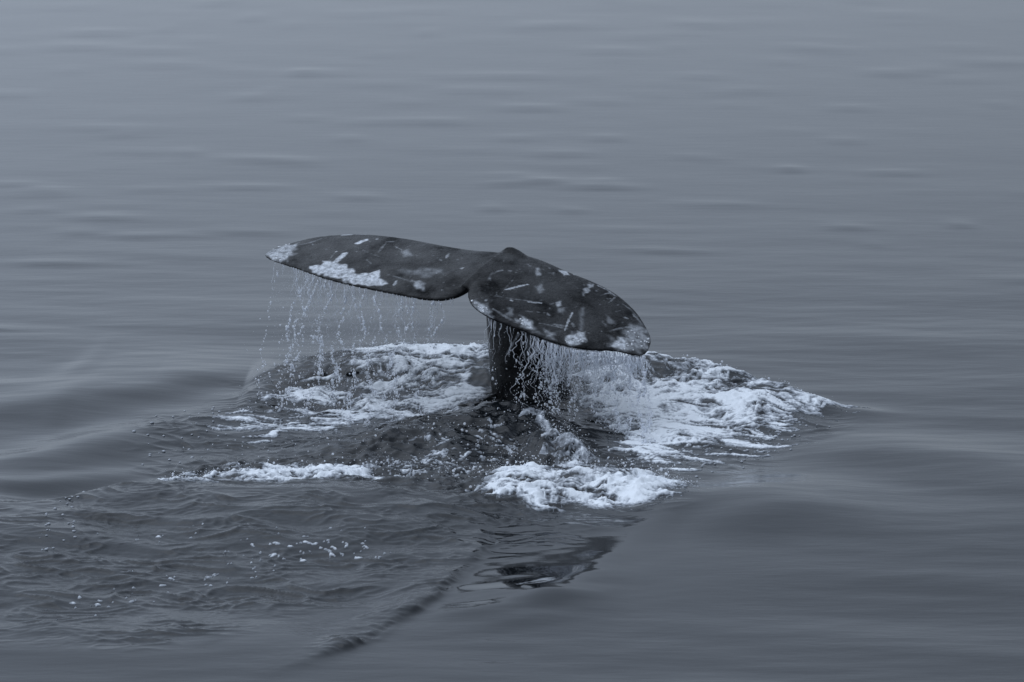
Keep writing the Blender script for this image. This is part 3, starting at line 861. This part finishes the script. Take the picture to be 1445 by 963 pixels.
D = Drops()
for j in range(22):
    u = rng.uniform(688, 790); p = edge_point(RH, TpR, u) + np.array([0, .02, -.008])
    thread(D, p, rng.uniform(.04, .3), .0026, .05, seed=j + 400)
    if rng.random() < .3: string(D, p, rng.uniform(.05, .3), 50, .0055, drift=(rng.uniform(-.05, .1), .1), wob=.08, seed=j + 60)
for u in (735, 752, 759, 779, 783):            # long trickles before the stock
    p = edge_point(RH, TpR, u) + np.array([0, .01, -.008])
    thread(D, p, rng.uniform(.35, .6), .0034, .10, seed=u); string(D, p, .15, 60, .006, wob=.09, seed=u + 1)
for j in range(190):
    u = rng.uniform(765, 912); p = edge_point(RH, TpR, u) + np.array([0, rng.normal() * .03, -.008])
    thread(D, p, rng.uniform(.05, .30) * (1 if u < 900 else .5), .0034, .05, seed=j + 500)
    if j % 3 == 0: string(D, p, rng.uniform(.0, .3), 50, .005, drift=(rng.uniform(-.04, .06), -.05), wob=.05, seed=j + 90)
for u in (862, 884, 899, 903, 906, 909):
    p = edge_point(RH, TpR, min(u, 912)) + np.array([0, 0, -.01])
    string(D, p, .0, 230, .006, drift=(.03, -.45 if u > 890 else -.2), wob=.05, seed=u)
for _ in range(5000):                          # fine mist beside and below the fluke
    u = rng.uniform(770, 915); p = edge_point(RH, TpR, u)
    D.add(p + np.array([rng.normal() * .03, rng.normal() * .08, -abs(rng.normal()) * .22]), .0014 * rng.uniform(.6, 1.3))
for _ in range(5200):                          # fine mist where the stock's right side meets the water
    u = 832 + rng.normal() * 26; v = 575 + rng.normal() * 30
    if v > 640: continue
    D.add(at_y(u, v, .0 + rng.normal() * .18), .0014 * rng.uniform(.6, 1.4))
for j in range(70):                            # torn sheet of water between the fluke and the wave
    u = rng.uniform(745, 905); p = edge_point(RH, TpR, u) + np.array([0, rng.normal() * .02, -.008])
    thread(D, p, rng.uniform(.1, .42) * (1 if u < 890 else .6), .0028, .09, seed=j + 900)
for _ in range(200):                           # drops in front of the dark stock
    u = rng.uniform(690, 800); v = rng.uniform(462, 600)
    D.add(at_y(u, v, -.3 + rng.normal() * .06), .0052 * min(.42 * math.exp(.6 * rng.normal()), 1.7))
for _ in range(500):
    u = rng.uniform(800, 935); v = rng.uniform(505, 690)
    D.add(at_y(u, v, -.4 + rng.normal() * .15), .0046 * min(.45 * math.exp(.6 * rng.normal()), 1.7))
D.build("water_drops", "curtain of white trickles and drops falling from the right fluke", "water drops")

def surf(u, v, z0=.1):
    p = at(u, v, z0)
    for _ in range(3):
        z = height(np.array([p[0]]), np.array([p[1]]))[0][0]; p = at(u, v, float(z))
    return p
# spray thrown up along crests and out of the foam heaps
D = Drops()
def spray(pts, n, up_, r, jitter=(.05, .05)):
    P = resample(np.array([at(*p) for p in pts]), 200)
    for _ in range(n):
        q = P[rng.integers(0, 200)] + np.array([rng.normal() * jitter[0], rng.normal() * jitter[1], 0])
        q[2] = -9
        D.c.append(q); D.r.append(np.array([1, 1, 1]) * r * min(.30 * math.exp(.75 * rng.normal()), 1.9)); ups.append(abs(rng.normal()) * up_)
ups = []
spray([(500, 640, .1), (600, 650, .1), (690, 650, .1)], 420, .05, .006, (.2, .25))
spray([(690, 680, .05), (760, 660, .08), (850, 668, .06), (960, 692, 0)], 900, .06, .006, (.06, .12))
spray([(760, 590, .2), (800, 600, .2), (830, 640, .1)], 900, .06, .0030, (.06, .08))
spray([(700, 580, .2), (760, 585, .2), (820, 580, .15)], 260, .08, .0038, (.06, .08))
spray([(530, 610, .12), (640, 600, .15), (770, 640, .1)], 380, .03, .0055, (.2, .2))
spray([(232, 672, .08), (330, 648, .1), (430, 645, .1), (520, 655, .08)], 520, .03, .006, (.06, .1))
spray([(350, 552, .05), (450, 504, .2), (620, 490, .28), (700, 490, .29)], 260, .03, .005, (.06, .06))
spray([(800, 494, .28), (900, 502, .28), (1010, 517, .22), (1100, 543, .13), (1192, 574, .03)], 300, .018, .005, (.03, .04))
spray([(935, 690, .02), (950, 684, .05), (975, 690, .02)], 200, .03, .005, (.05, .05))
spray([(380, 560, .06), (440, 600, .04), (360, 640, .03)], 300, .02, .005, (.25, .3))
C = np.array(D.c); z = height(C[:, 0], C[:, 1])[0]; C[:, 2] = z + np.array(ups); D.c = list(C)
D.build("spray", "fine white spray thrown up over the churned water and foam", "spray")

# bubbles that float on the smooth water at both ends of the wave
D = Drops()
def bubbles(pts, n, r):
    P = np.array([at(*p)[:2] for p in pts]); lo, hi2 = P.min(0), P.max(0); k = 0
    while k < n:
        q = rng.uniform(lo, hi2)
        if poly_sdf(q[:1], q[1:], P)[0] > 0: continue
        zz = float(height(q[:1], q[1:])[0][0])
        D.add(np.array([q[0], q[1], zz + .001]), r * rng.uniform(.4, 1.3), (1.15, 1.15, .75)); k += 1
bubbles([(980, 610), (1150, 590), (1180, 600), (1080, 650), (1000, 680), (950, 680)], 60, .010)
bubbles([(190, 600), (300, 580), (350, 600), (300, 640), (230, 670), (180, 650)], 45, .010)
bubbles([(880, 690), (960, 690), (940, 715), (880, 725)], 30, .007)
bubbles([(60, 720), (120, 705), (110, 780), (60, 790)], 30, .010)
m_bub, nt, bs, out = principled("bubble_film")
bs.inputs['Base Color'].default_value = (.34, .36, .39, 1); bs.inputs['Roughness'].default_value = .1; bs.inputs['IOR'].default_value = 1.45
D.build("bubbles", "small round bubbles floating on the smooth water around the foam", "bubbles", m_bub)
